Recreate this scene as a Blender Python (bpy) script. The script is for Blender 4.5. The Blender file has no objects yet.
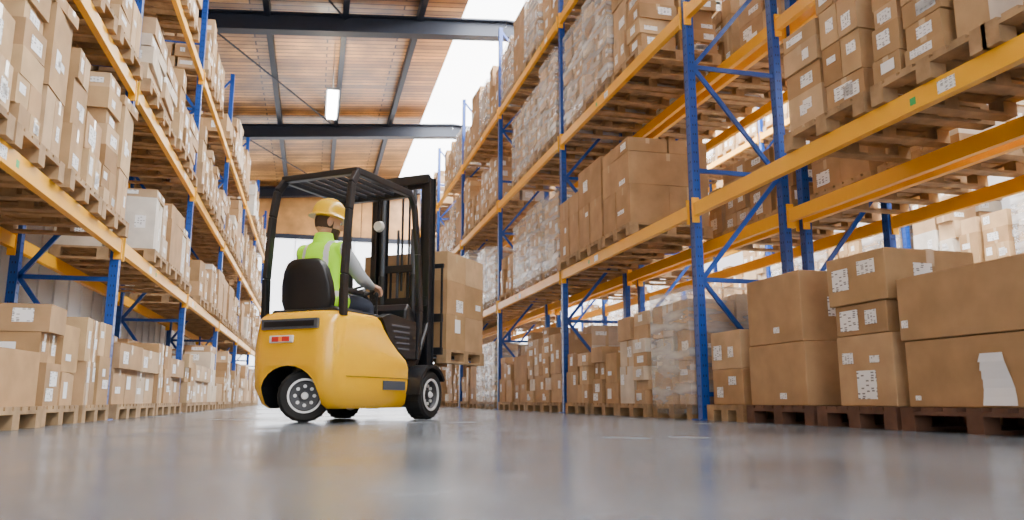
import bpy, math, random
from mathutils import Matrix, Vector
S=0.85
R=random.Random(31)
C=bpy.context.scene.collection
# ------------------------------------------------------------------ materials
def nt(name):
    m=bpy.data.materials.new(name); m.use_nodes=True
    t=m.node_tree; p=t.nodes['Principled BSDF']; return m,t,p
def mat(name,col,rough=.5,metal=0,var=.0,scale=8,bump=0,coat=0,emis=0,alpha=1):
    m,t,p=nt(name)
    p.inputs['Base Color'].default_value=(*col,1); p.inputs['Roughness'].default_value=rough
    p.inputs['Metallic'].default_value=metal; p.inputs['Coat Weight'].default_value=coat
    p.inputs['Alpha'].default_value=alpha
    if emis:
        p.inputs['Emission Color'].default_value=(*col,1); p.inputs['Emission Strength'].default_value=emis
    if var or bump:
        tc=t.nodes.new('ShaderNodeTexCoord'); n=t.nodes.new('ShaderNodeTexNoise')
        n.inputs['Scale'].default_value=scale; n.inputs['Detail'].default_value=4
        t.links.new(tc.outputs['Object'],n.inputs['Vector'])
        if var:
            r=t.nodes.new('ShaderNodeValToRGB')
            r.color_ramp.elements[0].position=.3; r.color_ramp.elements[1].position=.7
            r.color_ramp.elements[0].color=(*[c*(1-var) for c in col],1)
            r.color_ramp.elements[1].color=(*[min(1,c*(1+var)) for c in col],1)
            t.links.new(n.outputs['Fac'],r.inputs['Fac']); t.links.new(r.outputs['Color'],p.inputs['Base Color'])
        if bump:
            b=t.nodes.new('ShaderNodeBump'); b.inputs['Strength'].default_value=bump; b.inputs['Distance'].default_value=.01
            t.links.new(n.outputs['Fac'],b.inputs['Height']); t.links.new(b.outputs['Normal'],p.inputs['Normal'])
    return m
def cardboard(name,stops):
    m,t,p=nt(name); p.inputs['Roughness'].default_value=.75; p.inputs['Specular IOR Level'].default_value=.3
    g=t.nodes.new('ShaderNodeNewGeometry'); oi=t.nodes.new('ShaderNodeObjectInfo')
    a=t.nodes.new('ShaderNodeMath'); a.operation='ADD'; fr=t.nodes.new('ShaderNodeMath'); fr.operation='FRACT'
    t.links.new(g.outputs['Random Per Island'],a.inputs[0]); t.links.new(oi.outputs['Random'],a.inputs[1]); t.links.new(a.outputs[0],fr.inputs[0])
    r=t.nodes.new('ShaderNodeValToRGB'); cr=r.color_ramp
    for i,c in enumerate(stops):
        e=cr.elements[i] if i<2 else cr.elements.new(1)
        e.position=i/(len(stops)-1); e.color=(*c,1)
    t.links.new(fr.outputs[0],r.inputs['Fac'])
    tc=t.nodes.new('ShaderNodeTexCoord'); n=t.nodes.new('ShaderNodeTexNoise'); n.inputs['Scale'].default_value=4; n.inputs['Detail'].default_value=6
    t.links.new(tc.outputs['Object'],n.inputs['Vector'])
    mr=t.nodes.new('ShaderNodeMapRange'); mr.inputs['From Min'].default_value=.3; mr.inputs['From Max'].default_value=.7; mr.inputs['To Min'].default_value=.82; mr.inputs['To Max'].default_value=1.12
    t.links.new(n.outputs['Fac'],mr.inputs['Value'])
    mx=t.nodes.new('ShaderNodeMix'); mx.data_type='RGBA'; mx.blend_type='MULTIPLY'; mx.inputs['Factor'].default_value=1
    t.links.new(r.outputs['Color'],mx.inputs['A']); t.links.new(mr.outputs[0],mx.inputs['B']); t.links.new(mx.outputs['Result'],p.inputs['Base Color'])
    b=t.nodes.new('ShaderNodeBump'); b.inputs['Strength'].default_value=.25; b.inputs['Distance'].default_value=.015
    t.links.new(n.outputs['Fac'],b.inputs['Height']); t.links.new(b.outputs['Normal'],p.inputs['Normal'])
    return m
def labelmat():
    m,t,p=nt('paper_label'); p.inputs['Roughness'].default_value=.5
    uv=t.nodes.new('ShaderNodeUVMap'); mp=t.nodes.new('ShaderNodeMapping'); mp.inputs['Scale'].default_value=(4,11,1)
    oi=t.nodes.new('ShaderNodeNewGeometry'); ad=t.nodes.new('ShaderNodeVectorMath'); ad.operation='ADD'
    t.links.new(uv.outputs[0],mp.inputs[0]); 
    ml=t.nodes.new('ShaderNodeMath'); ml.operation='MULTIPLY'; ml.inputs[1].default_value=50
    t.links.new(oi.outputs['Random Per Island'],ml.inputs[0])
    t.links.new(mp.outputs[0],ad.inputs[0]); t.links.new(ml.outputs[0],ad.inputs[1])
    v=t.nodes.new('ShaderNodeTexVoronoi'); v.distance='CHEBYCHEV'; v.inputs['Scale'].default_value=1; v.inputs['Randomness'].default_value=.35
    h=t.nodes.new('ShaderNodeMath'); h.operation='LESS_THAN'; h.inputs[1].default_value=.29
    sp=t.nodes.new('ShaderNodeSeparateColor'); h2=t.nodes.new('ShaderNodeMath'); h2.operation='GREATER_THAN'; h2.inputs[1].default_value=.58
    mu=t.nodes.new('ShaderNodeMath'); mu.operation='MULTIPLY'
    t.links.new(ad.outputs[0],v.inputs['Vector']); t.links.new(v.outputs['Distance'],h.inputs[0]); t.links.new(v.outputs['Color'],sp.inputs[0]); t.links.new(sp.outputs[0],h2.inputs[0])
    t.links.new(h.outputs[0],mu.inputs[0]); t.links.new(h2.outputs[0],mu.inputs[1])
    mx=t.nodes.new('ShaderNodeMix'); mx.data_type='RGBA'; mx.inputs['A'].default_value=(.92,.93,.94,1); mx.inputs['B'].default_value=(.22,.22,.24,1)
    t.links.new(mu.outputs[0],mx.inputs['Factor']); t.links.new(mx.outputs['Result'],p.inputs['Base Color'])
    return m
M_card=cardboard('cardboard_kraft',[(.46,.29,.14),(.58,.40,.215),(.34,.195,.085),(.62,.44,.26),(.50,.31,.155),(.38,.235,.11),(.46,.29,.14)])
M_card2=cardboard('cardboard_mixed',[(.60,.43,.26),(.50,.32,.17),(.66,.51,.34),(.72,.69,.63),(.55,.37,.21),(.42,.265,.14),(.60,.43,.26)])
M_brown=cardboard('cardboard_brown',[(.41,.25,.122),(.48,.30,.152),(.38,.23,.112)])
M_tape=mat('packing_tape',(.62,.45,.27),.2)
M_label=labelmat()
M_pal=mat('pallet_wood',(.38,.245,.125),.8,var=.35,scale=6,bump=.3)
M_pal2=mat('pallet_wood_brown_shaded',(.13,.06,.035),.8,var=.35,scale=6,bump=.3)  # red-brown wood, with the shadow under the near stacks put into its colour
M_blue=mat('rack_blue_paint',(.004,.06,.34),.35,var=.12,scale=3)
M_dot=mat('rack_slot_dark',(.003,.015,.07),.7)
M_yel=mat('rack_yellow_paint',(1.0,.475,.0),.4,var=.04,scale=3)
M_steel=mat('steel_grey',(.45,.45,.46),.35,.8)
M_white=mat('white_plastic',(.85,.87,.9),.35)
m,t,p=nt('stretch_film'); p.inputs['Base Color'].default_value=(.86,.9,.94,1); p.inputs['Roughness'].default_value=.1
tc=t.nodes.new('ShaderNodeTexCoord'); mp=t.nodes.new('ShaderNodeMapping'); mp.inputs['Scale'].default_value=(1.0,1.0,5); mp.inputs['Rotation'].default_value=(.35,.2,0)
n=t.nodes.new('ShaderNodeTexNoise'); n.inputs['Scale'].default_value=1.4; n.inputs['Detail'].default_value=3
mr=t.nodes.new('ShaderNodeMapRange'); mr.inputs['From Min'].default_value=.4; mr.inputs['From Max'].default_value=.72; mr.inputs['To Min'].default_value=.14; mr.inputs['To Max'].default_value=.6
t.links.new(tc.outputs['Object'],mp.inputs[0]); t.links.new(mp.outputs[0],n.inputs['Vector']); t.links.new(n.outputs['Fac'],mr.inputs['Value']); t.links.new(mr.outputs[0],p.inputs['Alpha'])
bm_=t.nodes.new('ShaderNodeBump'); bm_.inputs['Strength'].default_value=.6; bm_.inputs['Distance'].default_value=.03
t.links.new(n.outputs['Fac'],bm_.inputs['Height']); t.links.new(bm_.outputs['Normal'],p.inputs['Normal'])
M_sk=m
# ------------------------------------------------------------------ mesh builder
class B:
    def __init__(s): s.v=[];s.f=[];s.m=[]
    def add(s,vs,fs,mi,T=None):
        o=len(s.v); s.v+= [tuple(T@Vector(p)) if T else tuple(p) for p in vs]
        for f in fs: s.f.append([i+o for i in f]); s.m.append(mi)
    def box(s,x0,x1,y0,y1,z0,z1,mi=0,T=None):
        vs=[(x,y,z) for z in (z0,z1) for y in (y0,y1) for x in (x0,x1)]
        s.add(vs,[(2,0,4,6),(1,3,7,5),(0,1,5,4),(3,2,6,7),(4,5,7,6),(2,3,1,0)],mi,T)
    def quad(s,a,b,c,d,mi,T=None): s.add([a,b,c,d],[(0,1,2,3)],mi,T)
    def bar(s,p0,p1,w,h,mi=0,up=(0,0,1),T=None):
        p0=Vector(p0);p1=Vector(p1);d=(p1-p0);L=d.length;d.normalize()
        u=Vector(up)
        if abs(d.dot(u))>.98:u=Vector((1,0,0))
        sd=d.cross(u).normalized(); u=sd.cross(d)
        M=Matrix.Translation(p0)@Matrix((d,sd,u)).transposed().to_4x4()
        if T: M=T@M
        s.box(0,L,-w/2,w/2,-h/2,h/2,mi,M)
    def cone(s,p0,p1,r0,r1,mi=0,n=16,T=None,cap=True):
        p0=Vector(p0);p1=Vector(p1);d=(p1-p0).normalized()
        u=Vector((0,0,1)) if abs(d.z)<.9 else Vector((1,0,0))
        a=d.cross(u).normalized();b=d.cross(a)
        vs=[];
        for p,r in((p0,r0),(p1,r1)):
            for i in range(n):
                t=2*math.pi*i/n; vs.append(p+a*math.cos(t)*r+b*math.sin(t)*r)
        fs=[(i,i+n,(i+1)%n+n,(i+1)%n) for i in range(n)]
        if cap: fs+=[tuple(range(n)),tuple(reversed(range(n,2*n)))]
        s.add(vs,fs,mi,T)
    def tube(s,pts,r,mi=0,n=10,T=None):
        for a,b in zip(pts[:-1],pts[1:]): s.cone(a,b,r,r,mi,n,T)
        for p in pts[1:-1]: s.ell(p,(r,r,r),mi,n,6,T)
    def ell(s,c,r,mi=0,n=16,k=10,T=None):
        vs=[(c[0],c[1],c[2]+r[2])]
        for j in range(1,k):
            ph=math.pi*j/k
            for i in range(n):
                t=2*math.pi*i/n; vs.append((c[0]+r[0]*math.sin(ph)*math.cos(t),c[1]+r[1]*math.sin(ph)*math.sin(t),c[2]+r[2]*math.cos(ph)))
        vs.append((c[0],c[1],c[2]-r[2])); fs=[]
        for i in range(n): fs.append((0,1+i,1+(i+1)%n))
        for j in range(k-2):
            for i in range(n):
                a=1+j*n+i;b=1+j*n+(i+1)%n; fs.append((a,a+n,b+n,b))
        e=len(vs)-1;o=1+(k-2)*n
        for i in range(n): fs.append((e,o+(i+1)%n,o+i))
        s.add(vs,fs,mi,T)
    def loft(s,rings,mi=0,T=None,cap=True):
        n=len(rings[0]); vs=[p for r in rings for p in r]; fs=[]
        for j in range(len(rings)-1):
            for i in range(n):
                a=j*n+i;b=j*n+(i+1)%n; fs.append((a,b,b+n,a+n))
        if cap: fs+=[tuple(reversed(range(n))),tuple(range(n*(len(rings)-1),n*len(rings)))]
        s.add(vs,fs,mi,T)
    def lathe(s,prof,mi=0,n=40,T=None,closed=True):
        k=len(prof); vs=[]
        for i in range(n):
            t=2*math.pi*i/n
            vs+=[(r*math.cos(t),y,r*math.sin(t)) for r,y in prof]
        fs=[]
        for i in range(n):
            for j in range(k if closed else k-1):
                a=i*k+j;b=i*k+(j+1)%k;c=((i+1)%n)*k+(j+1)%k;d=((i+1)%n)*k+j
                fs.append((a,b,c,d))
        s.add(vs,fs,mi,T)
    def prism(s,poly,y0,y1,mi=0,T=None):
        n=len(poly)
        vs=[(x,y0,z) for x,z in poly]+[(x,y1,z) for x,z in poly]
        fs=[tuple(range(n)),tuple(reversed(range(n,2*n)))]+[(i,i+n,(i+1)%n+n,(i+1)%n) for i in range(n)]
        s.add(vs,fs,mi,T)
    def mesh(s,name,mats,smooth=None,fix=False):
        me=bpy.data.meshes.new(name); me.from_pydata(s.v,[],s.f)
        for m in mats: me.materials.append(m)
        me.polygons.foreach_set('material_index',s.m)
        uv=me.uv_layers.new(name='UVMap'); q=((0,0),(1,0),(1,1),(0,1))
        for p in me.polygons:
            if len(p.loop_indices)==4:
                for i,l in enumerate(p.loop_indices): uv.data[l].uv=q[i]
        if fix:
            import bmesh
            bm=bmesh.new(); bm.from_mesh(me); bmesh.ops.recalc_face_normals(bm,faces=bm.faces); bm.to_mesh(me); bm.free()
        if smooth is not None:
            me.polygons.foreach_set('use_smooth',[True]*len(me.polygons)); me.set_sharp_from_angle(angle=math.radians(smooth))
        return me
    def obj(s,name,mats,parent=None,bevel=0,smooth=None,fix=False,seg=2):
        o=bpy.data.objects.new(name,s.mesh(name,mats,smooth,fix)); C.objects.link(o)
        if parent: o.parent=parent
        if bevel:
            b=o.modifiers.new('bev','BEVEL'); b.width=bevel; b.segments=seg; b.limit_method='ANGLE'; b.angle_limit=math.radians(40)
        return o
def empty(name,loc=(0,0,0),rz=0,sc=1):
    e=bpy.data.objects.new(name,None); C.objects.link(e); e.location=loc; e.rotation_euler=(0,0,rz); e.scale=(sc,)*3; e.empty_display_size=.1; return e
# ------------------------------------------------------------------ room
XL,XR_,Y0,Y1=-3.75,15.0,-8.0,34.0
def roofz(x): return 9.15+ (x-XL)*.09 if x<4.4 else 9.15+(4.4-XL)*.09-(x-4.4)*.07
m,t,p=nt('polished_concrete')
tc=t.nodes.new('ShaderNodeTexCoord'); n1=t.nodes.new('ShaderNodeTexNoise'); n1.inputs['Scale'].default_value=.8; n1.inputs['Detail'].default_value=9; n1.inputs['Roughness'].default_value=.6
n2=t.nodes.new('ShaderNodeTexNoise'); n2.inputs['Scale'].default_value=16; n2.inputs['Detail'].default_value=6
r=t.nodes.new('ShaderNodeValToRGB'); r.color_ramp.elements[0].position=.35; r.color_ramp.elements[1].position=.66
r.color_ramp.elements[0].color=(.075,.09,.11,1); r.color_ramp.elements[1].color=(.165,.188,.215,1)
t.links.new(tc.outputs['Object'],n1.inputs['Vector']); t.links.new(tc.outputs['Object'],n2.inputs['Vector'])
mm=t.nodes.new('ShaderNodeMath'); mm.operation='MULTIPLY_ADD'; mm.inputs[1].default_value=.5
t.links.new(n2.outputs['Fac'],mm.inputs[0])
ms=t.nodes.new('ShaderNodeMath'); ms.operation='MULTIPLY'; ms.inputs[1].default_value=.5
t.links.new(n1.outputs['Fac'],ms.inputs[0]); t.links.new(ms.outputs[0],mm.inputs[2]); t.links.new(mm.outputs[0],r.inputs['Fac'])
t.links.new(r.outputs['Color'],p.inputs['Base Color'])
mr=t.nodes.new('ShaderNodeMapRange'); mr.inputs['From Min'].default_value=.3; mr.inputs['From Max'].default_value=.7; mr.inputs['To Min'].default_value=.14; mr.inputs['To Max'].default_value=.30
t.links.new(n1.outputs['Fac'],mr.inputs['Value']); t.links.new(mr.outputs[0],p.inputs['Roughness'])
p.inputs['IOR'].default_value=1.38
bp=t.nodes.new('ShaderNodeBump'); bp.inputs['Strength'].default_value=.3; bp.inputs['Distance'].default_value=.004
t.links.new(n2.outputs['Fac'],bp.inputs['Height']); t.links.new(bp.outputs['Normal'],p.inputs['Normal'])
M_floor=m
b=B(); b.box(XL-.2,XR_+.2,Y0-.2,Y1+.2,-.2,0); b.obj('floor',[M_floor])
M_wall=mat('white_wall_panel',(.80,.82,.85),.6,var=.05,scale=1)
b=B(); b.box(XL-.2,XL,Y0,Y1,0,9.4)
for i in range(60):
    y=Y0+.3+i*.7; b.box(XL,XL+.03,y,y+.25,0,9.1)
b.obj('wall_left',[M_wall])
b=B(); b.box(XR_,XR_+.2,Y0,Y1,0,9.4); b.obj('wall_right',[M_wall])
m,t,p=nt('ceiling_planks'); p.inputs['Roughness'].default_value=.38
tc=t.nodes.new('ShaderNodeTexCoord'); br=t.nodes.new('ShaderNodeTexBrick')
br.inputs['Scale'].default_value=1; br.inputs['Brick Width'].default_value=3.6; br.inputs['Row Height'].default_value=.22; br.inputs['Mortar Size'].default_value=.02
br.inputs['Color1'].default_value=(.85,.43,.13,1); br.inputs['Color2'].default_value=(.36,.16,.045,1); br.inputs['Mortar'].default_value=(.06,.025,.008,1)
nn=t.nodes.new('ShaderNodeTexNoise'); nn.inputs['Scale'].default_value=1.1; nn.inputs['Detail'].default_value=5
rr_=t.nodes.new('ShaderNodeMapRange'); rr_.inputs['From Min'].default_value=.3; rr_.inputs['From Max'].default_value=.7; rr_.inputs['To Min'].default_value=.45; rr_.inputs['To Max'].default_value=1.2
mx=t.nodes.new('ShaderNodeMix'); mx.data_type='RGBA'; mx.blend_type='MULTIPLY'; mx.inputs['Factor'].default_value=1
t.links.new(tc.outputs['Object'],br.inputs['Vector']); t.links.new(tc.outputs['Object'],nn.inputs['Vector']); t.links.new(nn.outputs['Fac'],rr_.inputs['Value'])
t.links.new(br.outputs['Color'],mx.inputs['A']); t.links.new(rr_.outputs[0],mx.inputs['B']); t.links.new(mx.outputs['Result'],p.inputs['Base Color'])
M_ceil=m
SK=[(3.3,5.7),(7.4,9.6)]  # second skylight is made up, added to brighten the next aisle
b=B()
def roofseg(xa,xb):
    za,zb=roofz(xa),roofz(xb)
    b.add([(xa,Y0,za),(xb,Y0,zb),(xb,Y1,zb),(xa,Y1,za),(xa,Y0,za+.15),(xb,Y0,zb+.15),(xb,Y1,zb+.15),(xa,Y1,za+.15)],[(3,2,1,0),(4,5,6,7),(0,1,5,4),(2,3,7,6),(1,2,6,5),(3,0,4,7)],0)
roofseg(XL-.2,3.3); roofseg(5.7,7.4); roofseg(9.6,XR_+.2)
b.obj('ceiling',[M_ceil])
M_glow=mat('skylight_glazing',(.93,.97,1),.3,emis=9)
for i,(xa,xb) in enumerate(SK):
    b=B(); z=max(roofz(xa),roofz(xb))+.22
    b.box(xa-.05,xb+.05,Y0,Y1,z,z+.05); b.obj('window_%d'%(i+1),[M_glow])
M_dark=mat('roof_steel_paint',(.006,.012,.028),.55,var=.1)
b=B()
for yb in (2.3,10.1,17.9,25.7,33.5):
    for xa,xb in ((XL,4.4),(4.4,XR_)):
        za,zb=roofz(xa)-.42,roofz(xb)-.42
        b.bar((xa,yb,za),(xb,yb,zb),.05,.42)
        b.bar((xa,yb,za-.21),(xb,yb,zb-.21),.3,.04); b.bar((xa,yb,za+.21),(xb,yb,zb+.21),.3,.04)
x=-3.2
while x<XR_:
    if not any(a-.1<x<c+.1 for a,c in SK): b.bar((x,Y0,roofz(x)-.13),(x,Y1,roofz(x)-.13),.14,.26)
    x+=1.8
b.obj('trim_1',[M_dark])
b=B()
for yb in (10.1,17.9,25.7):
    b.cone((-3,yb,8.95),(.4,yb+7.8,9.25),.025,.025,0,8)
b.obj('trim_2',[M_dark])
M_wallglow=mat('far_wall_glow',(.95,.97,1),.4,emis=2.6)  # glow added to whiten the far wall, not a real translucent panel
b=B(); b.box(XL,XR_,Y1,Y1+.2,0,7.2,0); b.box(XL,XR_,Y1,Y1+.2,7.2,9.9,1)
b.box(XL,XR_,Y1-.02,Y1,.8,7.0,3)
for i in range(15): b.box(XL+.3+i*1.24,XL+.34+i*1.24,Y1-.05,Y1,0,7.15,0)
b.box(XL,XR_,Y1-.08,Y1,7.0,7.2,2)
b.obj('wall_far',[M_wall,M_ceil,M_dark,M_wallglow])
b=B(); b.box(XL,-2.5,Y0-.2,Y0,0,9.4); b.box(7.5,XR_,Y0-.2,Y0,0,9.4); b.box(-2.5,7.5,Y0-.2,Y0,6.0,9.9); b.obj('wall_near',[M_wall])
M_tube=mat('lamp_diffuser',(1,.98,.95),.4,emis=30)
M_fill=mat('ceiling_fill_glow',(1,.86,.66),.4,emis=34)  # made-up upward glow, added to brighten the ceiling planks
for x,y in ((.2,20.6),(.2,12.0),(.2,4.0),(.2,-4),(8.2,6),(8.2,14),(8.2,22)):  # nearer lamps in the main aisle are unseen, added to light the ceiling
    e=empty('ceiling_strip_lamp',(x,y,8.1))
    b=B(); b.box(-.13,.13,-1,1,-.06,.0); b.obj('diffuser',[M_tube],e)
    b=B(); b.box(-.17,.17,-1.05,1.05,.0,.06)
    for yy in(-.8,.8): b.cone((0,yy,.05),(0,yy,roofz(x)-8.1),.01,.01,0,6)
    b.obj('housing',[M_steel],e)
    b=B(); b.box(-.14,.14,-1,1,.06,.07); b.obj('added_ceiling_fill',[M_fill],e)  # added glowing strip on the housing, lights the ceiling from below
# ------------------------------------------------------------------ racks
M_tag=mat('green_tag',(.05,.45,.12),.5)
def rack(x0,x1,ys,levels,H,face):
    b=B(); hw=.042
    for y in ys:
        for x in (x0,x1):
            b.box(x-hw,x+hw,y-.048,y-.04,0,H,0); b.box(x-hw,x-hw+.008,y-.04,y+.048,0,H,0); b.box(x+hw-.008,x+hw,y-.04,y+.048,0,H,0)
            b.box(x-hw,x+hw,y+.04,y+.048,0,H,0)
            b.box(x-.09,x+.09,y-.09,y+.09,0,.012,0)
            if 2<y<14:
                z=.12
                while z<min(H,7):
                    for sx in(-hw-.001,hw):
                        for dy in(-.02,.012):
                            b.box(x+sx,x+sx+.001,y+dy,y+dy+.009,z,z+.022,1)
                    b.box(x-.018,x-.008,y-.049,y-.048,z,z+.022,1); b.box(x+.01,x+.02,y-.049,y-.048,z,z+.022,1)
                    z+=.1
        z=.25;k=0
        while z<H-.9:
            b.bar((x0+.04,y,z),(x1-.04,y,z),.03,.045,0)
            za,zb=(z,z+1.15) if k%2 else (z+1.15,z)
            b.bar((x0+.04,y,za),(x1-.04,y,zb),.03,.045,0); z+=1.15;k+=1
    for z in levels:
        for y0,y1 in zip(ys[:-1],ys[1:]):
            for x in (x0,x1):
                sg=-1 if x==x0 else 1
                xx=x+sg*.03
                b.box(xx-.03,xx+.03,y0+.06,y1-.06,z-.135,z,2)
                b.box(xx-.038,xx+.038,y0+.05,y0+.07,z-.2,z+.06,2); b.box(xx-.038,xx+.038,y1-.07,y1-.05,z-.2,z+.06,2)
            if R.random()<.8 :
                yy=y0+R.uniform(.5,3.4); xx=(x0-.0615) if face<0 else (x1+.0605)
                b.box(xx,xx+.001,yy,yy+.14,z-.11,z-.03,3)
                yy+=R.uniform(.3,.5)
                b.box(xx,xx+.001,yy,yy+.05,z-.10,z-.05,4)
    return b.obj('pallet_rack',[M_blue,M_dot,M_yel,M_label,M_tag],None)
RY=[7.08+4.35*k for k in range(-2,6)]
LY=[8.55+4.35*k for k in range(-2,6)]
RL=[2.18,4.35,6.45]; LL=[1.80,3.5,5.47]
rack(3.76,4.80,RY,RL,8.4,-1)
rack(5.05,6.10,RY,RL,8.4,1)
rack(10.2,11.25,RY,RL,8.2,-1)
rack(-2.90,-2.0,LY,LL,7.3,1)
# ------------------------------------------------------------------ loads
def pallet(b,w,d,mi,z=0,T=None):
    n=7
    for i in range(n):
        y=-w/2+ (w-.11)*i/(n-1); b.box(-d/2,d/2,y,y+.11,z+.125,z+.15,mi,T)
    for x in(-d/2+.06,0,d/2-.06):
        b.box(x-.06,x+.06,-w/2,w/2,z+.1,z+.125,mi,T)
        for y in(-w/2+.06,0,w/2-.06): b.box(x-.06,x+.06,y-.06,y+.06,z+.022,z+.1,mi,T)
    for y in(-w/2+.06,0,w/2-.06): b.box(-d/2,d/2,y-.06,y+.06,z,z+.022,mi,T)
def cbox(b,x0,x1,y0,y1,z0,z1,r,mc=1,lab=.55,T=None):
    b.box(x0,x1,y0,y1,z0,z1,mc,T); e=.0025
    cy=(y0+y1)/2; cx=(x0+x1)/2; tw=.026
    u=r.random()
    d=min(.1,(z1-z0)*.4) if u<.75 else (z1-z0)
    if u<.4 or u>.9:
        b.quad((x0,cy-tw,z1+e),(x1,cy-tw,z1+e),(x1,cy+tw,z1+e),(x0,cy+tw,z1+e),2,T)
        b.quad((x0-e,cy+tw,z1-d),(x0-e,cy-tw,z1-d),(x0-e,cy-tw,z1),(x0-e,cy+tw,z1),2,T)
        b.quad((x1+e,cy-tw,z1-d),(x1+e,cy+tw,z1-d),(x1+e,cy+tw,z1),(x1+e,cy-tw,z1),2,T)
    else:
        b.quad((cx-tw,y0,z1+e),(cx+tw,y0,z1+e),(cx+tw,y1,z1+e),(cx-tw,y1,z1+e),2,T)
        b.quad((cx-tw,y0-e,z1-d),(cx+tw,y0-e,z1-d),(cx+tw,y0-e,z1),(cx-tw,y0-e,z1),2,T)
    def L(face):
        hh=(z1-z0); lw=r.uniform(.07,.22); lh=r.uniform(.05,.16); lh=min(lh,hh*.5)
        w=(y1-y0) if face[0]=='x' else (x1-x0)
        lw=min(lw,w*.5); a=r.uniform(.03,max(.04,w-lw-.03)); c=r.uniform(.03,max(.04,hh-lh-.03))
        if face=='x-': X=x0-e*1.5; b.quad((X,y0+a+lw,z0+c),(X,y0+a,z0+c),(X,y0+a,z0+c+lh),(X,y0+a+lw,z0+c+lh),3,T)
        elif face=='x+': X=x1+e*1.5; b.quad((X,y0+a,z0+c),(X,y0+a+lw,z0+c),(X,y0+a+lw,z0+c+lh),(X,y0+a,z0+c+lh),3,T)
        elif face=='y+': Y=y1+e*1.5; b.quad((x0+a+lw,Y,z0+c),(x0+a,Y,z0+c),(x0+a,Y,z0+c+lh),(x0+a+lw,Y,z0+c+lh),3,T)
        else: Y=y0-e*1.5; b.quad((x0+a,Y,z0+c),(x0+a+lw,Y,z0+c),(x0+a+lw,Y,z0+c+lh),(x0+a,Y,z0+c+lh),3,T)
    for f in('x-','x+','y-','y+'):
        if r.random()<lab: L(f)
        if r.random()<lab*.35: L(f)
def load(seed,h,kind,big=False):
    r=random.Random(seed); b=B(); w,d=.96,1.12
    pallet(b,w,d,0)
    z=.15
    if kind=='brown':
        while z<h-.12:
            bh=min(r.choice([.32,.42,.5,.6]),h-z)
            if h-z-bh<.14: bh=h-z
            ny=r.choice([1,2]); nx=r.choice([1,2]); a=(d-.04)/nx/2; c=(w-.04)/ny/2
            for i in range(nx):
                for j in range(ny):
                    T=Matrix.Translation((-d/2+.02+a+2*a*i,-w/2+.02+c+2*c*j,0))@Matrix.Rotation(r.uniform(-.03,.03),4,'Z')
                    cbox(b,-a+.006,a-.006,-c+.006,c-.006,z+.001,z+bh-.003,r,1,.45,T)
            z+=bh
    else:
        ny=r.choice([1,2,2]) if big else r.choice([2,2,3]); nx=2
        cuts=[-w/2+.01]+[ -w/2+w*(j+r.uniform(-.2,.2))/ny for j in range(1,ny)]+[w/2-.01]
        for i in range(nx):
            x0=-d/2+.01+(d-.02)*i/nx; x1=x0+(d-.02)/nx
            for j in range(ny):
                y0,y1=cuts[j],cuts[j+1]; z=.15
                base=r.choice([.2,.26,.32,.38,.45] if big else [.16,.2,.25,.3,.36,.45]); hmax=h if kind=='wrap' else h*r.uniform(.66,1.08)
                while z<hmax-.08:
                    bh=base*r.choice([1,1,1,.7,1.4]); 
                    if z+bh>hmax+.05: bh=max(.1,hmax-z)
                    T=Matrix.Translation(((x0+x1)/2+r.uniform(-.02,.02),(y0+y1)/2+r.uniform(-.01,.01),0))@Matrix.Rotation(r.uniform(-.06,.06),4,'Z')
                    a=(x1-x0)/2-r.uniform(.008,.04); c=(y1-y0)/2-r.uniform(.008,.05)
                    if r.random()<.25 and y1-y0>.4:
                        cbox(b,-a,a,-c,-.004,z+.001,z+bh-.002,r,1,.7,T); cbox(b,-a,a,.004,c,z+.001,z+bh-.002,r,1,.7,T)
                    else: cbox(b,-a,a,-c,c,z+.001,z+bh-.002,r,1,.75,T)
                    z+=bh
        if kind=='wrap':
            b.add([(x,y,zz) for zz in(.05,h+.06) for y in(-w/2,w/2) for x in(-d/2,d/2)],[(2,0,4,6),(1,3,7,5),(0,1,5,4),(3,2,6,7),(4,5,7,6)],4)
    return b
def loadmesh(seed,h,kind,big=False):
    bb=load(seed,h,kind,big)
    mc={'kraft':M_card,'light':M_card2,'brown':M_brown,'wrap':M_card2}[kind]
    return bb.mesh('load_'+kind,[M_pal,mc,M_tape,M_label,M_sk])
def lib(hs,kinds,big=False): return [loadmesh(100+i*7+int(h*50),h,kinds[i%len(kinds)],big) for i,h in enumerate(hs)]
KR=['kraft','wrap','brown','light','wrap','light','kraft','wrap','kraft','wrap']
KM=['kraft','wrap','kraft','light','brown','light','kraft','kraft','kraft','light']
KL=['kraft','light','kraft','kraft','brown','light','kraft','kraft']
LIB_tall=lib([1.55,1.7,1.5,1.65,1.35,1.6,1.25,1.4,1.45,1.2,1.6,1.5],KR)
LIB_mid=lib([1.2,1.35,1.15,1.3,1.0,1.3,1.25,1.1,1.3,.95],KM)
LIB_low=lib([.95,1.15,.85,1.05,1.15,1.0,.7,1.2],KL,True)
LIB_l2=lib([1.15,1.3,.9,1.2,.95,1.25,1.3,1.1],KL,True)
LIB_l3=lib([1.45,1.2,1.6,1.0,1.5,1.4,1.55,1.1],KL,True)
def fill(xc,ys,levels,rot,libs,skip=lambda k,y,l:False,fixed={},empty_p=.08):
    e=empty('palletized_goods')
    for k in range(len(ys)-1):
        for l,z in enumerate([0.0]+levels):
            for i in range(4):
                y=ys[k]+.63+1.03*i
                if skip(k,y,l): continue
                me=fixed.get((k,l,i))
                if me is None:
                    if R.random()<empty_p*(1 if l else .4): continue
                    me=R.choice(libs[l])
                o=bpy.data.objects.new('load',me); C.objects.link(o); o.parent=e
                o.location=(xc+R.uniform(-.03,.03),y+R.uniform(-.02,.02),z+.002); o.rotation_euler=(0,0,rot+R.uniform(-.02,.02))
    return e
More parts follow.
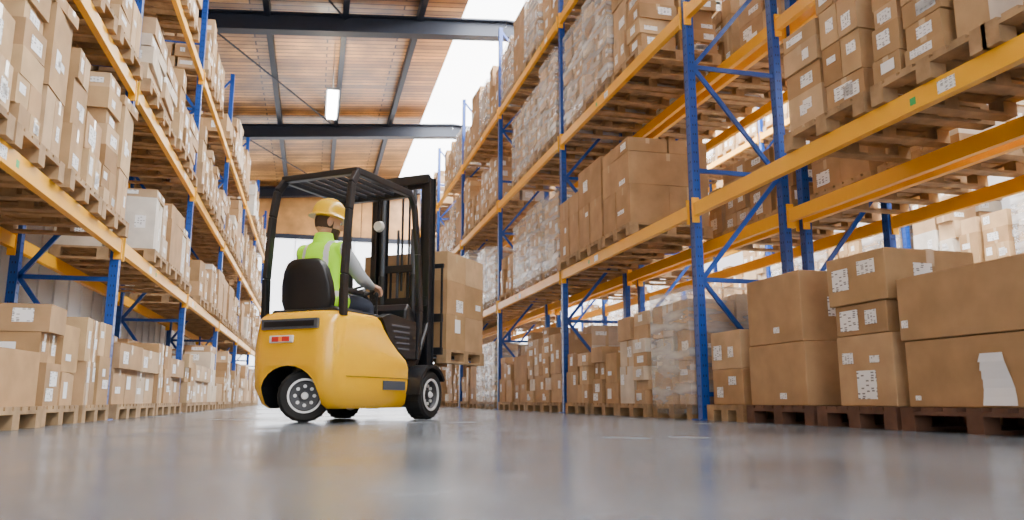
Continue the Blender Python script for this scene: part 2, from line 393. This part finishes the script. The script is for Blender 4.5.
bk=[loadmesh(901,1.3,'brown'),loadmesh(905,1.25,'brown'),loadmesh(911,1.05,'brown')]
wr=[loadmesh(921,1.35,'light'),loadmesh(925,1.3,'wrap'),loadmesh(927,1.6,'wrap')]
def skipR(k,y,l):
    if l==0 and 2.7<y<7.1: return True
    if l==1 and 2.7<y<11.4: return True
    return False
gr=fill(4.28,RY,RL,0,[LIB_mid,LIB_tall,LIB_tall,LIB_tall],skipR,{(2,0,0):wr[1],(2,0,1):wr[0],(2,0,2):LIB_low[0],(2,0,3):LIB_low[2],(2,2,2):wr[2],(2,2,3):wr[2],(3,2,0):wr[2]})
lA=loadmesh(941,1.25,'kraft'); lB=loadmesh(943,1.5,'kraft'); lC=loadmesh(944,1.35,'light')
for me,y in((lA,4.86),(lB,3.83),(lC,2.9),(bk[1],9.05),(bk[0],10.03),(bk[2],10.95)):
    o=bpy.data.objects.new('load',me); C.objects.link(o); o.parent=gr; o.location=(4.22,y,2.182)
fill(5.58,RY,RL,math.pi,[LIB_mid,LIB_mid,LIB_tall,LIB_tall],lambda k,y,l:(l>0 and R.random()<.4))
fill(10.72,RY,RL,0,[LIB_mid,LIB_tall,LIB_tall,LIB_mid],lambda k,y,l:y<2)
fill(-2.44,LY,LL,math.pi,[LIB_low,LIB_l2,LIB_l3,LIB_low],lambda k,y,l:y<1,empty_p=.07)
# near bespoke stacks
def near_pallet(x0,x1,y0,y1,mm=None):
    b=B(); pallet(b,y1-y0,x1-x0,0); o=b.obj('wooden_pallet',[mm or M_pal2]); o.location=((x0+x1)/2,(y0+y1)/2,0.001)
def near_box(x0,x1,y0,y1,z0,z1,m,labs,rz=0):
    b=B(); hx,hy,hz=(x1-x0)/2,(y1-y0)/2,(z1-z0); e=.004
    b.box(-hx,hx,-hy,hy,0,hz,0)
    tw=.035
    b.quad((-tw,-hy,hz+e),(tw,-hy,hz+e),(tw,hy,hz+e),(-tw,hy,hz+e),1)
    b.quad((-tw,-hy-e,hz-.12),(tw,-hy-e,hz-.12),(tw,-hy-e,hz),(-tw,-hy-e,hz),1)
    for f,a,c,lw,lh in labs:
        if f=='x': X=-hx-e*1.4; ya=hy-a*2*hy; b.quad((X,ya,c*hz),(X,ya-lw,c*hz),(X,ya-lw,c*hz+lh),(X,ya,c*hz+lh),2)
        else: Y=-hy-e*1.4; xa=-hx+a*2*hx; b.quad((xa,Y,c*hz),(xa+lw,Y,c*hz),(xa+lw,Y,c*hz+lh),(xa,Y,c*hz+lh),2)
    o=b.obj('cardboard_box',[m,M_tape,M_label],None,bevel=.008); o.location=((x0+x1)/2,(y0+y1)/2,z0); o.rotation_euler=(0,0,rz); return o
near_pallet(3.74,4.84,6.32,6.98,M_pal)
near_box(3.80,4.3,6.40,6.95,.152,.48,M_card,[('x',.15,.2,.12,.1),('x',.55,.55,.14,.08)])
near_box(3.80,4.3,6.42,6.96,.482,.84,M_card,[('x',.1,.25,.16,.14),('x',.6,.3,.1,.1)])
near_box(4.34,4.8,6.36,6.96,.152,.75,M_card2,[('y',.2,.5,.14,.1)])
near_box(4.34,4.8,6.36,6.96,.752,1.35,M_card2,[('y',.2,.5,.14,.1)])
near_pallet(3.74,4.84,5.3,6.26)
near_box(3.78,4.5,5.42,6.24,.152,.66,M_brown,[('x',.55,.1,.10,.05),('y',.55,.45,.17,.14)])
near_box(3.79,4.5,5.45,6.24,.664,1.24,M_brown,[('x',.5,.15,.09,.05),('y',.35,.35,.15,.16)])
near_box(4.52,4.84,5.4,6.2,.152,.8,M_card,[])
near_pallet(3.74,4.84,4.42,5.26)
near_box(3.80,4.5,4.47,5.05,.152,.655,M_card,[('x',.35,.1,.2,.2),('x',.1,.6,.12,.08),('x',.6,.6,.1,.05)])
near_box(3.80,4.45,4.50,5.04,.658,.88,M_card,[('x',.1,.15,.2,.15),('x',.6,.3,.12,.1)])
near_box(3.78,4.55,4.47,5.08,.883,1.24,M_card,[('x',.1,.3,.18,.16),('x',.55,.55,.18,.1),('y',.3,.3,.16,.15)],.02)
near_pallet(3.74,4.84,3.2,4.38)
near_box(3.80,4.7,3.1,4.36,.152,.575,M_brown,[('x',.05,.1,.05,.03)])
near_box(3.79,4.7,3.12,4.38,.58,1.0,M_brown,[('x',.02,.2,.06,.05)])
b=B()
for i in range(6):
    za,zb=.165+.05*i,.165+.05*(i+1); xo=lambda z:3.783-.012*math.sin(z*18)
    b.quad((xo(za),3.76,za),(xo(za)+.004,3.53+.01*i,za),(xo(zb)+.004,3.53+.01*(i+1),zb),(xo(zb),3.76-.004*i,zb),0)
b.obj('document_sleeve',[M_white],None,smooth=60)
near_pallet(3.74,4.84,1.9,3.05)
near_box(3.80,4.7,1.95,3.03,.152,.8,M_card,[('x',.4,.3,.2,.15)])
# ------------------------------------------------------------------ forklift
FL=(-.03,7.33,0); FR=math.atan2(.8,.6)
fk=empty('forklift',FL,FR)
F_y=mat('forklift_yellow',(1.0,.52,.0),.2,coat=.35)
F_k=mat('forklift_black',(.008,.009,.012),.38)
F_g=mat('forklift_grey',(.07,.08,.10),.5)
F_r=mat('tyre_rubber',(.008,.008,.008),.75,bump=.2,scale=40)
F_h=mat('wheel_rim',(.05,.05,.055),.4,.3)
F_w=mat('rim_silver',(.8,.8,.8),.35,.2)
F_o=mat('indicator_orange',(.95,.22,.02),.2,emis=.3)
F_rd=mat('tail_light_red',(.7,.03,.02),.2)
def rrect(x0,x1,w,rc,z,n=7,rf=.05):
    pts=[]
    for cx,cy,a0,rr in((x1-rf,w-rf,0,rf),(x0+rc,w-rc,90,rc),(x0+rc,-w+rc,180,rc),(x1-rf,-w+rf,270,rf)):
        for i in range(n):
            a=math.radians(a0+90*i/(n-1)); pts.append((cx+rr*math.cos(a),cy+rr*math.sin(a),z))
    return pts
prof=[(.12,-.16,.98,.41),(.16,-.22,1.0,.44),(.3,-.29,1.0,.465),(.5,-.31,1.0,.47),(.58,-.31,.95,.47),(.66,-.31,.80,.468),(.76,-.30,.66,.462),(.86,-.285,.55,.455),(.93,-.265,.5,.45),(.965,-.23,.47,.43),(.98,-.17,.44,.40)]
b=B(); b.loft([rrect(xr,xf,w,.2,z) for z,xr,xf,w in prof],0)
body=b.obj('counterweight_body',[F_y,F_k],fk,smooth=35,fix=True)
b=B()
pl=[(-.30,-.1),(.30,-.1),(.30,.25)]+[(.30*math.cos(math.radians(a)),.25+.24*math.sin(math.radians(a))) for a in range(15,180,15)]+[(-.30,.25)]
n=len(pl); vs=[(-.6,y,z) for y,z in pl]+[(.34,y,z) for y,z in pl]
b.add(vs,[tuple(range(n)),tuple(reversed(range(n,2*n)))]+[(i,(i+1)%n,(i+1)%n+n,i+n) for i in range(n)],0)
cut=b.obj('cut',[F_k],fk,fix=True)
md=body.modifiers.new('arch','BOOLEAN'); md.operation='DIFFERENCE'; md.object=cut; md.solver='EXACT'
bv=body.modifiers.new('bev','BEVEL'); bv.width=.012; bv.segments=2; bv.limit_method='ANGLE'; bv.angle_limit=math.radians(50)
bpy.context.view_layer.update()
dg=bpy.context.evaluated_depsgraph_get()
nm=bpy.data.meshes.new_from_object(body.evaluated_get(dg)); body.modifiers.clear(); body.data=nm
bpy.data.objects.remove(cut)
b=B()
b.box(.30,.335,-.31,.31,.12,.5,0); b.box(-.15,.33,-.30,.30,.478,.49,0); b.obj('arch_lining',[F_k],fk)
b=B()
b.box(-.318,-.28,-.30,.30,.81,.90,0)
b.box(-.322,-.30,-.27,.27,.83,.88,1)
b.box(-.10,1.0,-.474,-.46,.40,.404,1); b.box(-.10,1.0,.46,.474,.40,.404,1)
b.obj('rear_grille',[F_g,F_k],fk,bevel=.006)
b=B()
b.box(-.325,-.29,-.05,.20,.69,.755,2)
for dy in (.02,.13): b.box(-.333,-.32,dy-.04,dy+.04,.70,.745,0)
b.box(-.333,-.32,.055,.095,.70,.745,1)
b.obj('tail_lights',[F_rd,F_o,F_w],fk,bevel=.006)
b=B()
for sg in(-1,1):
    ya,yb=sorted((sg*.468,sg*.478)); b.box(.50,.90,ya,yb,.29,.375,0)
b.obj('side_stripe',[F_g],fk)
b=B()
for sg in(-1,1):
    ya,yb=sorted((sg*.36,sg*.462))
    b.prism([(.50,.93),(.60,.78),(.78,.66),(.93,.60),(1.12,.60),(1.12,.98),(.62,1.02),(.46,.97)],ya,yb,0)
    for i in range(5):
        z=.90-.055*i; y2,y3=sorted((sg*.46,sg*.468)); b.box(.64+.03*i,.98,y2,y3,z,z+.02,1)
b.obj('side_vent_panel',[F_k,F_g],fk,bevel=.012,fix=True)
b=B(); b.box(-.12,.80,-.37,.37,.95,1.01,0); b.box(.66,1.08,-.42,.42,.42,.56,0)
b.prism([(1.02,.5),(1.3,.5),(1.3,.9),(1.2,1.10),(1.06,1.18),(1.0,1.10)],-.40,.40,0)
b.box(1.0,1.5,-.3,.3,.12,.55,0)
b.cone((1.08,.05,1.12),(.90,.06,1.285),.035,.03,0)
b.obj('hood_and_dashboard',[F_k],fk,bevel=.03,fix=True,seg=3)
b=B()
for sg in(-1,1):
    pts=[(1.25+.30*math.cos(math.radians(a)),.25+.30*math.sin(math.radians(a))) for a in range(180,20,-15)]
    pin=[(1.25+.265*math.cos(math.radians(a)),.25+.265*math.sin(math.radians(a))) for a in range(30,181,15)]
    ya,yb=sorted((sg*.36,sg*.60)); b.prism(pts+pin,ya,yb,0)
b.obj('front_fenders',[F_k],fk,fix=True,smooth=30)
def wheel(name,loc,r,w,rz,par):
    b=B(); h=w/2
    b.lathe([(r*.62,-h*.9),(r*.9,-h),(r*.98,-h*.8),(r,-h*.4),(r,h*.4),(r*.98,h*.8),(r*.9,h),(r*.62,h*.9)],0,40)
    b.lathe([(r*.62,-h*.92),(r*.54,-h*.5),(r*.2,-h*.35),(r*.18,-h*.8),(.002,-h*.8),(.002,h*.8),(r*.18,h*.8),(r*.2,h*.35),(r*.54,h*.5),(r*.62,h*.92)],1,40)
    for sg in(-1,1):
        b.lathe([(r*.66,sg*h*.9),(r*.66,sg*h*1.0),(r*.58,sg*h*1.0),(r*.58,sg*h*.85)],3,40)
        b.cone((0,sg*h*.78,0),(0,sg*h*.92,0),r*.15,r*.12,3,20)
    for k in range(8):
        a=k*math.pi/4
        for sg in(-1,1):
            c=Vector((r*.36*math.cos(a),sg*h*.36,r*.36*math.sin(a))); b.cone(c,c+Vector((0,sg*.025,0)),.016,.016,3,8)
    for k in range(22):
        a=k*2*math.pi/22
        T=Matrix.Rotation(a,4,'Y'); b.box(r*.985,r*1.012,-h*.8,h*.8,-.012,.012,0,T)
    o=b.obj(name,[F_r,F_h,F_k,F_w],par,smooth=35,fix=True); o.location=loc; o.rotation_euler=(0,0,rz); return o
sa=math.radians(-50)
for i,dd in enumerate((-.13,.13)):
    wheel('rear_wheel_%d'%(i+1),(-.06-math.sin(sa)*dd,.0+math.cos(sa)*dd,.232),.228,.14,sa,fk)
wheel('front_wheel_1',(1.25,-.485,.247),.243,.2,0,fk); wheel('front_wheel_2',(1.25,.485,.247),.243,.2,0,fk)
b=B(); b.cone((1.25,-.45,.25),(1.25,.45,.25),.07,.07); b.cone((-.08,.02,.25),(-.08,.02,.5),.09,.09); b.obj('axles',[F_k],fk)
SX=-.08; SY=.07; SZ=-.10
b=B()
b.box(.10+SX,.62+SX,-.27+SY,.27+SY,1.08+SZ,1.15+SZ)
T=Matrix.Translation((.10+SX,SY,1.10+SZ))@Matrix.Rotation(math.radians(-9),4,'Y')
rows=[(0,.25),(.1,.28),(.25,.27),(.38,.235),(.45,.19),(.49,.12)]
rg=[]
for z,w in rows:
    rg.append([(dx+.05*((y/w)**2)*.8,y,z) for dx,y in [(-.06,-w*.8),(-.05,-w),(.03,-w),(.045,-w*.8),(.05,0),(.045,w*.8),(.03,w),(-.05,w),(-.06,w*.8),(-.07,0)]])
b.loft(rg,0,T)
for sg in(-1,1): b.box(.2+SX,.52+SX,sg*.31-.03+SY,sg*.31+.03+SY,1.28+SZ,1.33+SZ); b.box(.18+SX,.24+SX,sg*.3-.02+SY,sg*.3+.02+SY,1.08+SZ,1.32+SZ)
b.obj('seat',[F_k],fk,bevel=.025,fix=True,seg=3,smooth=50)
b=B()
G=2.30
for sg in(-1,1):
    y=sg*.43
    pts=[(-.12,y,.93),(-.13,y,1.3),(-.09,y,1.9),(-.05,y*.98,2.16),(.05,y*.95,G)]
    for a,c in zip(pts[:-1],pts[1:]): b.bar(a,c,.05,.075,0,up=(1,0,0))
    b.bar((.03,y*.95,G),(1.02,y*.95,G+.02),.06,.07)
    pts=[(1.02,y*.95,G+.02),(1.10,y*.97,G-.08),(1.18,y,1.7),(1.24,y,1.1),(1.20,y,.6)]
    for a,c in zip(pts[:-1],pts[1:]): b.bar(a,c,.05,.07,0,up=(1,0,0))
b.bar((.04,-.43,G),(.04,.43,G),.08,.06); b.bar((1.03,-.43,G+.02),(1.03,.43,G+.02),.08,.06)
for i in range(7):
    y=-.33+.11*i; b.bar((.04,y,G+.01),(1.03,y,G+.03),.022,.045)
b.obj('overhead_guard',[F_k],fk,bevel=.01,fix=True)
b=B(); b.cone((.98,-.05,2.0),(1.02,-.05,2.0),.05,.06,0,20); b.cone((1.0,-.05,2.0),(1.02,-.05,2.30),.012,.012,1,8); b.obj('work_light',[F_w,F_k],fk)
b=B(); Tm=Matrix.Translation((.89,.06,1.30))@Matrix.Rotation(math.radians(-28),4,'Y')
tor=[(.17+.014*math.cos(a),.014*math.sin(a)) for a in [2*math.pi*i/8 for i in range(8)]]
b.lathe(tor,0,28,Tm@Matrix.Rotation(math.pi/2,4,'X'))
for a in(0,2.1,4.2): b.bar((0,0,0),(.165*math.cos(a),.165*math.sin(a),0),.03,.012,0,T=Tm)
b.ell((0,0,0),(.045,.045,.02),0,T=Tm)
b.cone((.83,-.17,1.0),(.81,-.17,1.22),.01,.01,0,8); b.ell((.81,-.17,1.24),(.025,.025,.03),0)
b.obj('steering_wheel',[F_k],fk,smooth=40,fix=True)
b=B(); H=2.66
for sg in(-1,1):
    y=sg*.34
    b.box(1.52,1.66,y-.012,y+.012,.1,H,0); b.box(1.52,1.535,y-.035,y+.035,.1,H,0); b.box(1.645,1.66,y-.035,y+.035,.1,H,0)
    y=sg*.27
    b.box(1.56,1.68,y-.01,y+.01,.15,H-.04,0); b.box(1.56,1.572,y-.03,y+.03,.15,H-.04,0); b.box(1.668,1.68,y-.03,y+.03,.15,H-.04,0)
    b.cone((1.5,sg*.2,.3),(1.5,sg*.2,1.55),.04,.04,0,14); b.cone((1.5,sg*.2,1.55),(1.5,sg*.2,H-.15),.022,.022,1,12)
    b.bar((1.64,sg*.09,.6),(1.64,sg*.09,2.1),.03,.015,1)
    b.cone((1.25,sg*.38,.55),(1.53,sg*.36,1.0),.03,.03,0,10)
for z in(.2,1.25,H-.03): b.box(1.50,1.54,-.36,.36,z-.05,z+.05,0)
b.box(1.57,1.6,-.28,.28,H-.12,H-.04,0); b.box(1.57,1.6,-.28,.28,1.6,1.68,0)
b.tube([(1.56,.05,H-.1),(1.6,.05,H-.02),(1.66,.05,H-.1),(1.66,.05,1.4)],.014,0,8)
b.tube([(1.56,-.04,H-.1),(1.6,-.04,H-.02),(1.66,-.04,H-.1),(1.66,-.04,1.2)],.014,0,8)
b.obj('mast',[F_k,F_g],fk,bevel=.003,fix=True)
b=B(); fz=.66
b.box(1.68,1.72,-.46,.46,fz+.02,fz+.10); b.box(1.68,1.72,-.46,.46,fz+.38,fz+.47)
for y in(-.44,-.22,0,.22,.44): b.box(1.70,1.72,y-.012,y+.012,fz+.1,fz+1.0)
b.box(1.695,1.725,-.46,.46,fz+.98,fz+1.03)
for y in(-.25,.25):
    b.box(1.72,1.76,y-.055,y+.055,fz-.0,fz+.5); b.box(1.72,2.78,y-.055,y+.055,fz-.0,fz+.035)
b.obj('fork_carriage',[F_k],fk,bevel=.004)
cl=empty('carried_pallet_load',FL,FR)
r=random.Random(5); b=B(); CY=.10; T=Matrix.Translation((2.30,CY,fz-.062))
pallet(b,1.12,1.0,0,0,T)
z=fz-.062+.15
for (bh,nx,ny) in((.40,2,2),(.38,2,2),(.33,2,2)):
    a=.49/nx*2/2; c=.55/ny*2/2
    for i in range(nx):
        for j in range(ny):
            TT=Matrix.Translation((2.30-.49+a+i*2*a,CY-.55+c+j*2*c,z))@Matrix.Rotation(r.uniform(-.02,.02),4,'Z')
            hh=bh-.003
            cbox(b,-a+.006,a-.006,-c+.006,c-.006,0,hh,r,1,.3,TT)
    z+=bh
b.obj('cartons_on_pallet',[M_pal,M_card,M_tape,M_label],cl)
# ------------------------------------------------------------------ driver
def remesh(b,name,mats,par,vox,assign,smooth_it=4):
    o=b.obj('tmp',[mats[0]]); 
    md=o.modifiers.new('r','REMESH'); md.mode='VOXEL'; md.voxel_size=vox
    s=o.modifiers.new('s','SMOOTH'); s.iterations=smooth_it; s.factor=.5
    bpy.context.view_layer.update(); dg=bpy.context.evaluated_depsgraph_get()
    me=bpy.data.meshes.new_from_object(o.evaluated_get(dg)); bpy.data.objects.remove(o)
    me.materials.clear()
    for m in mats: me.materials.append(m)
    for p in me.polygons: p.use_smooth=True; p.material_index=assign(p.center)
    ob=bpy.data.objects.new(name,me); C.objects.link(ob); ob.parent=par; return ob
dr=empty('forklift_driver',Matrix.Translation(FL)@Matrix.Rotation(FR,4,'Z')@Vector((.23,0.09,1.03)),FR,1/.85*1.03)
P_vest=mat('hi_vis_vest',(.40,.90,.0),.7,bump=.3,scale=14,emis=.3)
P_ref=mat('reflective_tape',(.75,.78,.78),.3,.2)
P_slv=mat('jacket_sleeve',(.33,.36,.38),.8,bump=.4,scale=18)
P_trs=mat('work_trousers',(.04,.05,.08),.8)
P_skin=mat('skin',(.62,.34,.22),.5)
P_hair=mat('hair_brown',(.06,.032,.018),.8,bump=.5,scale=60)
P_eye=mat('eye_white',(.8,.8,.8),.2); P_iris=mat('iris',(.03,.02,.01),.2)
P_hat=mat('hard_hat_yellow',(1.0,.58,.0),.3,coat=.2)
P_boot=mat('work_boots',(.03,.02,.015),.6)
b=B()
def chain(b,pts,rs):
    for i,(p,r_) in enumerate(zip(pts,rs)):
        b.ell(p,(r_,)*3,0,14,8)
        if i: b.cone(pts[i-1],p,rs[i-1],r_,0,14)
rows=[(-.0,-.0,.13,.17),(.1,-.0,.135,.178),(.2,.0,.122,.165),(.32,.01,.128,.175),(.42,.015,.128,.195),(.49,.015,.112,.19),(.53,.015,.085,.15),(.56,.02,.062,.085),(.59,.028,.053,.056),(.66,.04,.05,.053)]
b.loft([[(cx+rx*math.cos(a),ry*math.sin(a),z) for a in [2*math.pi*i/24 for i in range(24)]] for z,cx,rx,ry in rows],0)
for sg in(-1,1):
    el=Vector((.16,sg*.275,.26)); wr_=Vector((.41,sg*.205,.235))
    chain(b,[Vector((.015,sg*.175,.475)),el.lerp(Vector((.015,sg*.185,.48)),.5),el,el.lerp(wr_,.35),wr_],[.070,.062,.053,.05,.034])
    chain(b,[Vector((.03,sg*.10,.07)),Vector((.25,sg*.12,.085)),Vector((.46,sg*.13,.075)),Vector((.50,sg*.13,-.1)),Vector((.54,sg*.13,-.36))],[.098,.085,.062,.06,.045])
def asg(c):
    x,y,z=c
    if z>.585: return 3
    if z<-.3: return 2
    if (x>.125 and z<.175) or z<.0: return 2
    if abs(y)>.205 or x>.165: return 1
    if .10<z<.145 : return 4
    if .085<abs(y)<.125 and z>.145: return 4
    return 0
remesh(b,'body',[P_vest,P_slv,P_trs,P_skin,P_ref],dr,.011,asg,5)
b=B()
for sg in(-1,1):
    b.ell((.60,sg*.13,-.38),(.14,.05,.04),0); b.ell((.54,sg*.13,-.34),(.06,.055,.07),0)
remesh(b,'boots',[P_boot],dr,.012,lambda c:0)
def hand(name,wr,d,p,ts):
    b=B(); d=Vector(d).normalized(); p=Vector(p); p=(p-d*p.dot(d)).normalized(); s=d.cross(p).normalized()*ts
    wr=Vector(wr)
    chain(b,[wr-d*.02,wr+d*.01],[.026,.025])
    for i,L in enumerate((.92,1.0,.95,.78)):
        o=(1.5-i)*.021; k=wr+s*o+d*(.088-abs(i-1)*.003)
        chain(b,[wr+s*o*.6+d*.012,k],[.016,.0125])
        a=math.radians(25); q=k; pts=[k]; 
        for seg,da in((.042,42),(.027,45),(.021,30)):
            dd=d*math.cos(a)+p*math.sin(a); q=q+dd*seg*L; pts.append(q); a+=math.radians(da)
        chain(b,pts,[.0105,.0095,.0085,.0075])
    t0=wr+d*.022+s*.022; t1=t0+(d*.6+s*.75+p*.3).normalized()*.036; t2=t1+(d*.8+s*.2+p*.6).normalized()*.032; t3=t2+(d*.6-s*.2+p*.8).normalized()*.026
    chain(b,[t0,t1,t2,t3],[.016,.0125,.011,.009])
    return remesh(b,name,[P_skin],dr,.0035,lambda c:0,2)
hand('hand_left',(.415,.205,.245),(1,-.05,.0),(0,-.15,-1),1)
hand('hand_right',(.415,-.205,.245),(1,0,-.12),(0,.15,-1),-1)
hd=bpy.data.objects.new('head',None); C.objects.link(hd); hd.parent=dr; hd.location=(.065,0,.72); hd.rotation_euler=(0,math.radians(6),math.radians(-38)); hd.scale=(1.07,)*3
b=B()
b.ell((0,0,.01),(.102,.079,.112),0,24,16); b.ell((.032,0,-.055),(.066,.058,.066),0,20,12); b.ell((.07,0,-.098),(.028,.03,.022),0)
chain(b,[Vector((.094,0,.008)),Vector((.117,0,-.028))],[.009,.014]); 
for sg in(-1,1):
    b.ell((-.005,sg*.08,-.01),(.02,.01,.033),0); b.ell((.113-.01,sg*.011,-.03),(.012,.009,.009),0); b.ell((.068,sg*.04,-.028),(.028,.024,.022),0)
    chain(b,[Vector((.095,sg*.012,.022)),Vector((.08,sg*.05,.022))],[.010,.008])
chain(b,[Vector((.09,-.022,-.06)),Vector((.101,0,-.057)),Vector((.09,.022,-.06))],[.006,.008,.006])
chain(b,[Vector((.088,-.018,-.07)),Vector((.098,0,-.069)),Vector((.088,.018,-.07))],[.006,.008,.006])
def ah(c):
    x,y,z=c
    if abs(y)>.077 and -.045<z<.03 and abs(x)<.03: return 0
    if x>.088 and abs(y)<.022 and -.074<z<-.054: return 2
    if z>.05: return 1
    if x<-.012 and z>-.05: return 1
    if z<-.048 and x>.02: return 1
    if x<.025 and -.05<z<0 and x>-.01: return 1
    return 0
remesh(b,'head_mesh',[P_skin,P_hair,mat('lips',(.5,.2,.16),.5)],hd,.0045,ah,3)
b=B()
for sg in(-1,1): b.ell((.083,sg*.031,.003),(.013,.014,.011),0); b.ell((.0945,sg*.031,.003),(.004,.006,.006),1)
b.obj('eyes',[P_eye,P_iris],hd,smooth=60)
b=B()
rg=[]
hp=[(1.22,.035,1),(1.14,.045,1),(1.03,.052,0),(1.0,.075,0),(.95,.11,0),(.83,.14,0),(.6,.163,0),(.3,.175,0),(.05,.178,0)]
for k,z,br_ in hp:
    ring=[]
    for i in range(36):
        a=2*math.pi*i/36; ex=1.0
        if br_: ex=1+ (.22 if k>1.2 else .12)*max(0,math.cos(a))**3
        ring.append((.128*k*ex*math.cos(a),.108*k*math.sin(a),z-(.012*max(0,math.cos(a)) if br_ else 0)))
    rg.append(ring)
b.loft(rg,0)
for yy in(-.03,0,.03):
    pts=[]
    for j in range(9):
        a=math.radians(20+17.5*j); pts.append(Vector((.122*math.cos(a),yy,.06+.125*math.sin(a)-.12*abs(yy))))
    b.tube(pts,.008,0,8)
b.obj('hard_hat',[P_hat],hd,smooth=50,fix=True)
b=B()
b.loft([[( .02+.075*k*math.cos(a),.085*k*math.sin(a),z) for a in [2*math.pi*i/20 for i in range(20)]] for z,k in((.54,1.15),(.585,.95),(.62,.86),(.622,.8),(.59,.8))],0)
b.obj('collar',[P_vest],dr,smooth=60,fix=True)
# ------------------------------------------------------------------ lights
def area(name,loc,rot,sx,sy,e,col=(1,1,1)):
    l=bpy.data.lights.new(name,'AREA'); l.shape='RECTANGLE'; l.size=sx; l.size_y=sy; l.energy=e; l.color=col
    o=bpy.data.objects.new(name,l); C.objects.link(o); o.location=loc; o.rotation_euler=rot; return o
area('next_aisle_fill',(4.5,13,roofz(4.4)-.02),(0,0,0),2.2,40,3700,(.99,.99,1))
area('next_aisle_fill',(8.5,13,roofz(8.5)-.05),(0,0,0),2.0,40,6500,(.99,.99,1))  # added lamp below the made-up second skylight
area('rear_fill',(2.5,-7.9,3.0),(math.radians(90),0,0),9.5,5.8,400,(1,.98,.95))  # unseen fill lamp added behind the camera, no known dock door
w=bpy.data.worlds.new('sky'); bpy.context.scene.world=w; w.use_nodes=True
w.node_tree.nodes['Background'].inputs[0].default_value=(.85,.92,1,1); w.node_tree.nodes['Background'].inputs[1].default_value=.7
# ------------------------------------------------------------------ camera
cd=bpy.data.cameras.new('camera'); cam=bpy.data.objects.new('camera',cd); C.objects.link(cam)
cam.location=(0,0,.2); cam.rotation_euler=(math.radians(100.2),0,math.radians(-14.3))
cd.lens=27.25; cd.sensor_width=36; cd.clip_end=200; cd.clip_start=.02
cd.dof.use_dof=True; cd.dof.focus_distance=7.2*S; cd.dof.aperture_fstop=2.8
bpy.context.scene.camera=cam
for o in list(bpy.context.scene.objects):
    if o.parent is None:
        o.location=Vector(o.location)*S
        if o.type!='CAMERA': o.scale=Vector(o.scale)*S
